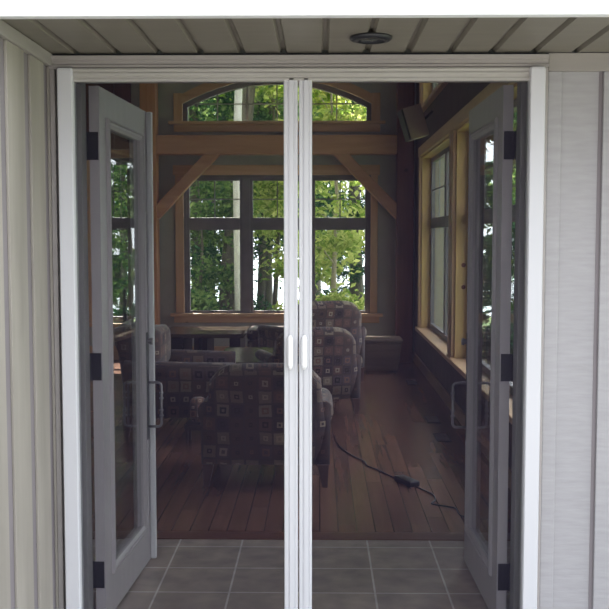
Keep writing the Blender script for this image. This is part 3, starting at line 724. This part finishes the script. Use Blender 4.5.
tree('forest_tree', 'tall forest tree far behind the birch', at(230, 25.0), 25.0, 13.0, .20, M['bark'], M['leaf_g'], 3.0, 3.9, 9000, .12, 12, clusters=50)
tree('forest_tree', 'tall forest tree far behind the right window pane', at(312, 24.0), 24.0, 13.0, .22, M['bark'], M['leaf_g'], 2.3, 2.6, 9000, .12, 13, clusters=50)
tree('forest_tree', 'tall forest tree far behind the middle pane', at(290, 26.0), 26.0, 13.0, .2, M['bark'], M['leaf_d'], 3.0, 3.0, 9000, .12, 14, clusters=50)
tree('forest_tree', 'green tree outside the far left window', at(120, 15.0), 15.0, 7.5, .14, M['bark'], M['leaf_g'], 2.2, 1.6, 9000, .08, 15, clusters=50)
tree('forest_tree', 'tree outside the near right window', 7.2, 9.5, 8.5, .15, M['bark'], M['leaf_g'], 2.2, 1.6, 8000, .08, 16, clusters=50)
tree('forest_tree', 'tree farther out beyond the near right window', 9.0, 14.0, 10, .18, M['bark'], M['leaf_g'], 2.6, 1.4, 8000, .1, 17, clusters=50)
tree('hemlock_tree', 'dense dark hemlock just outside the near right window', at(503, 9.6), 9.6, 7.0, .10, M['bark'], M['leaf_d'], .62, .1, 11000, .07, 21, conifer=False, clusters=70)
tree('hemlock_tree', 'dark hemlock farther beyond the near right window', at(512, 13.5), 13.5, 8.0, .12, M['bark'], M['leaf_g'], .8, .1, 11000, .07, 22, conifer=False, clusters=70)
tree('maple_tree', 'green maple just outside the far left window', at(122, 11.5), 11.5, 5.5, .06, M['bark'], M['leaf_g'], .75, .3, 9000, .06, 23, clusters=60)
def shrub(label, x, y, w_, h, mat, n, seed):
    e = empty('shrub', (x, y, gz(y) - .1)); tag(e, label, 'shrub', 'shrubs behind the house')
    m_ = MB(); rnd = random.Random(seed)
    for i in range(6): a = i; m_.tube([(0, 0, 0), (math.cos(a) * w_ * .3, math.sin(a) * w_ * .3, h * .5), (math.cos(a) * w_ * .6, math.sin(a) * w_ * .6, h * .8)], [.015, .01, .004], 5)
    m_.build('stem', M['bark'], e); crown('foliage', mat, e, 0, 0, .1, h, w_, n, .05, seed, 22)
shrub('low green bush at the bottom of the left window pane', at(198, 11.0), 11.0, .55, 1.15, M['leaf_g'], 3500, 31)
shrub('bright bush at the bottom of the right window pane', at(330, 11.2), 11.2, .7, 1.15, M['leaf_y'], 4500, 32)
shrub('low green bush at the bottom of the middle window pane', at(268, 12.0), 12.0, .7, .95, M['leaf_g'], 3500, 33)
shrub('dark green bush behind the birch foot', at(222, 16.0), 16.0, 1.1, 1.2, M['leaf_d'], 4500, 34)

# ------------------------------------------------------------------ light
wd = bpy.data.worlds.new('sky'); sc.world = wd; wd.use_nodes = True
nt = wd.node_tree; nt.nodes.clear()
out = nt.nodes.new('ShaderNodeOutputWorld'); bg = nt.nodes.new('ShaderNodeBackground')
tc = N(nt, 'TexCoord'); sp = N(nt, 'SeparateXYZ'); L(nt, tc.outputs['Generated'], sp.inputs[0])
col = ramp(nt, sp.outputs[2], [(0.0, (.90, .94, .98)), (.25, (.91, .94, 1.0)), (1.0, (.84, .91, 1.02))])
L(nt, col, bg.inputs[0])
dt = N(nt, 'VectorMath', operation='DOT_PRODUCT'); dt.inputs[1].default_value = (.5, .87, 0); L(nt, tc.outputs['Generated'], dt.inputs[0])
mr = N(nt, 'MapRange', interpolation_type='SMOOTHSTEP'); L(nt, sp.outputs[2], mr.inputs[0])
mr.inputs[1].default_value = .05; mr.inputs[2].default_value = .55; mr.inputs[3].default_value = .42; mr.inputs[4].default_value = 1.45
side = math_(nt, 'ADD', math_(nt, 'MULTIPLY', sp.outputs[0], .6), 1.0)
L(nt, math_(nt, 'ADD', math_(nt, 'MULTIPLY', math_(nt, 'MAXIMUM', dt.outputs['Value'], 0.0), 2.6), math_(nt, 'MULTIPLY', mr.outputs[0], side)), bg.inputs[1])
L(nt, bg.outputs[0], out.inputs[0])
sl_ = bpy.data.lights.new('sun', 'SUN'); sl_.energy = 19.0; sl_.angle = math.radians(.6); sl_.color = (1, .95, .85)
so = bpy.data.objects.new('sun', sl_); C.objects.link(so)
sd = Vector((-.14, .50, .85)).normalized()      # towards the sun
so.rotation_euler = sd.to_track_quat('Z', 'Y').to_euler(); so.location = sd * 30

# ------------------------------------------------------------------ camera
F = 980.0; VX, VY = 320.0, 237.0
cam = bpy.data.cameras.new('camera'); cam.sensor_width = 36; cam.lens = F / 609 * 36; cam.clip_end = 400; cam.clip_start = .05
co = bpy.data.objects.new('camera', cam); C.objects.link(co); sc.camera = co
pitch = .0687603661683655; yaw = .01581500787789327
co.location = (0, -3.593, 1.5); co.rotation_euler = (math.pi / 2 - pitch, 0, yaw)

sc.view_settings.view_transform = 'Standard'; sc.view_settings.look = 'None'; sc.view_settings.gamma = 1; sc.view_settings.use_curve_mapping = False
sc.view_settings.exposure = 1.2
sc.cycles.use_denoising = True
sc.cycles.max_bounces = 10; sc.cycles.transparent_max_bounces = 24; sc.cycles.diffuse_bounces = 6
sc.cycles.sample_clamp_indirect = 6
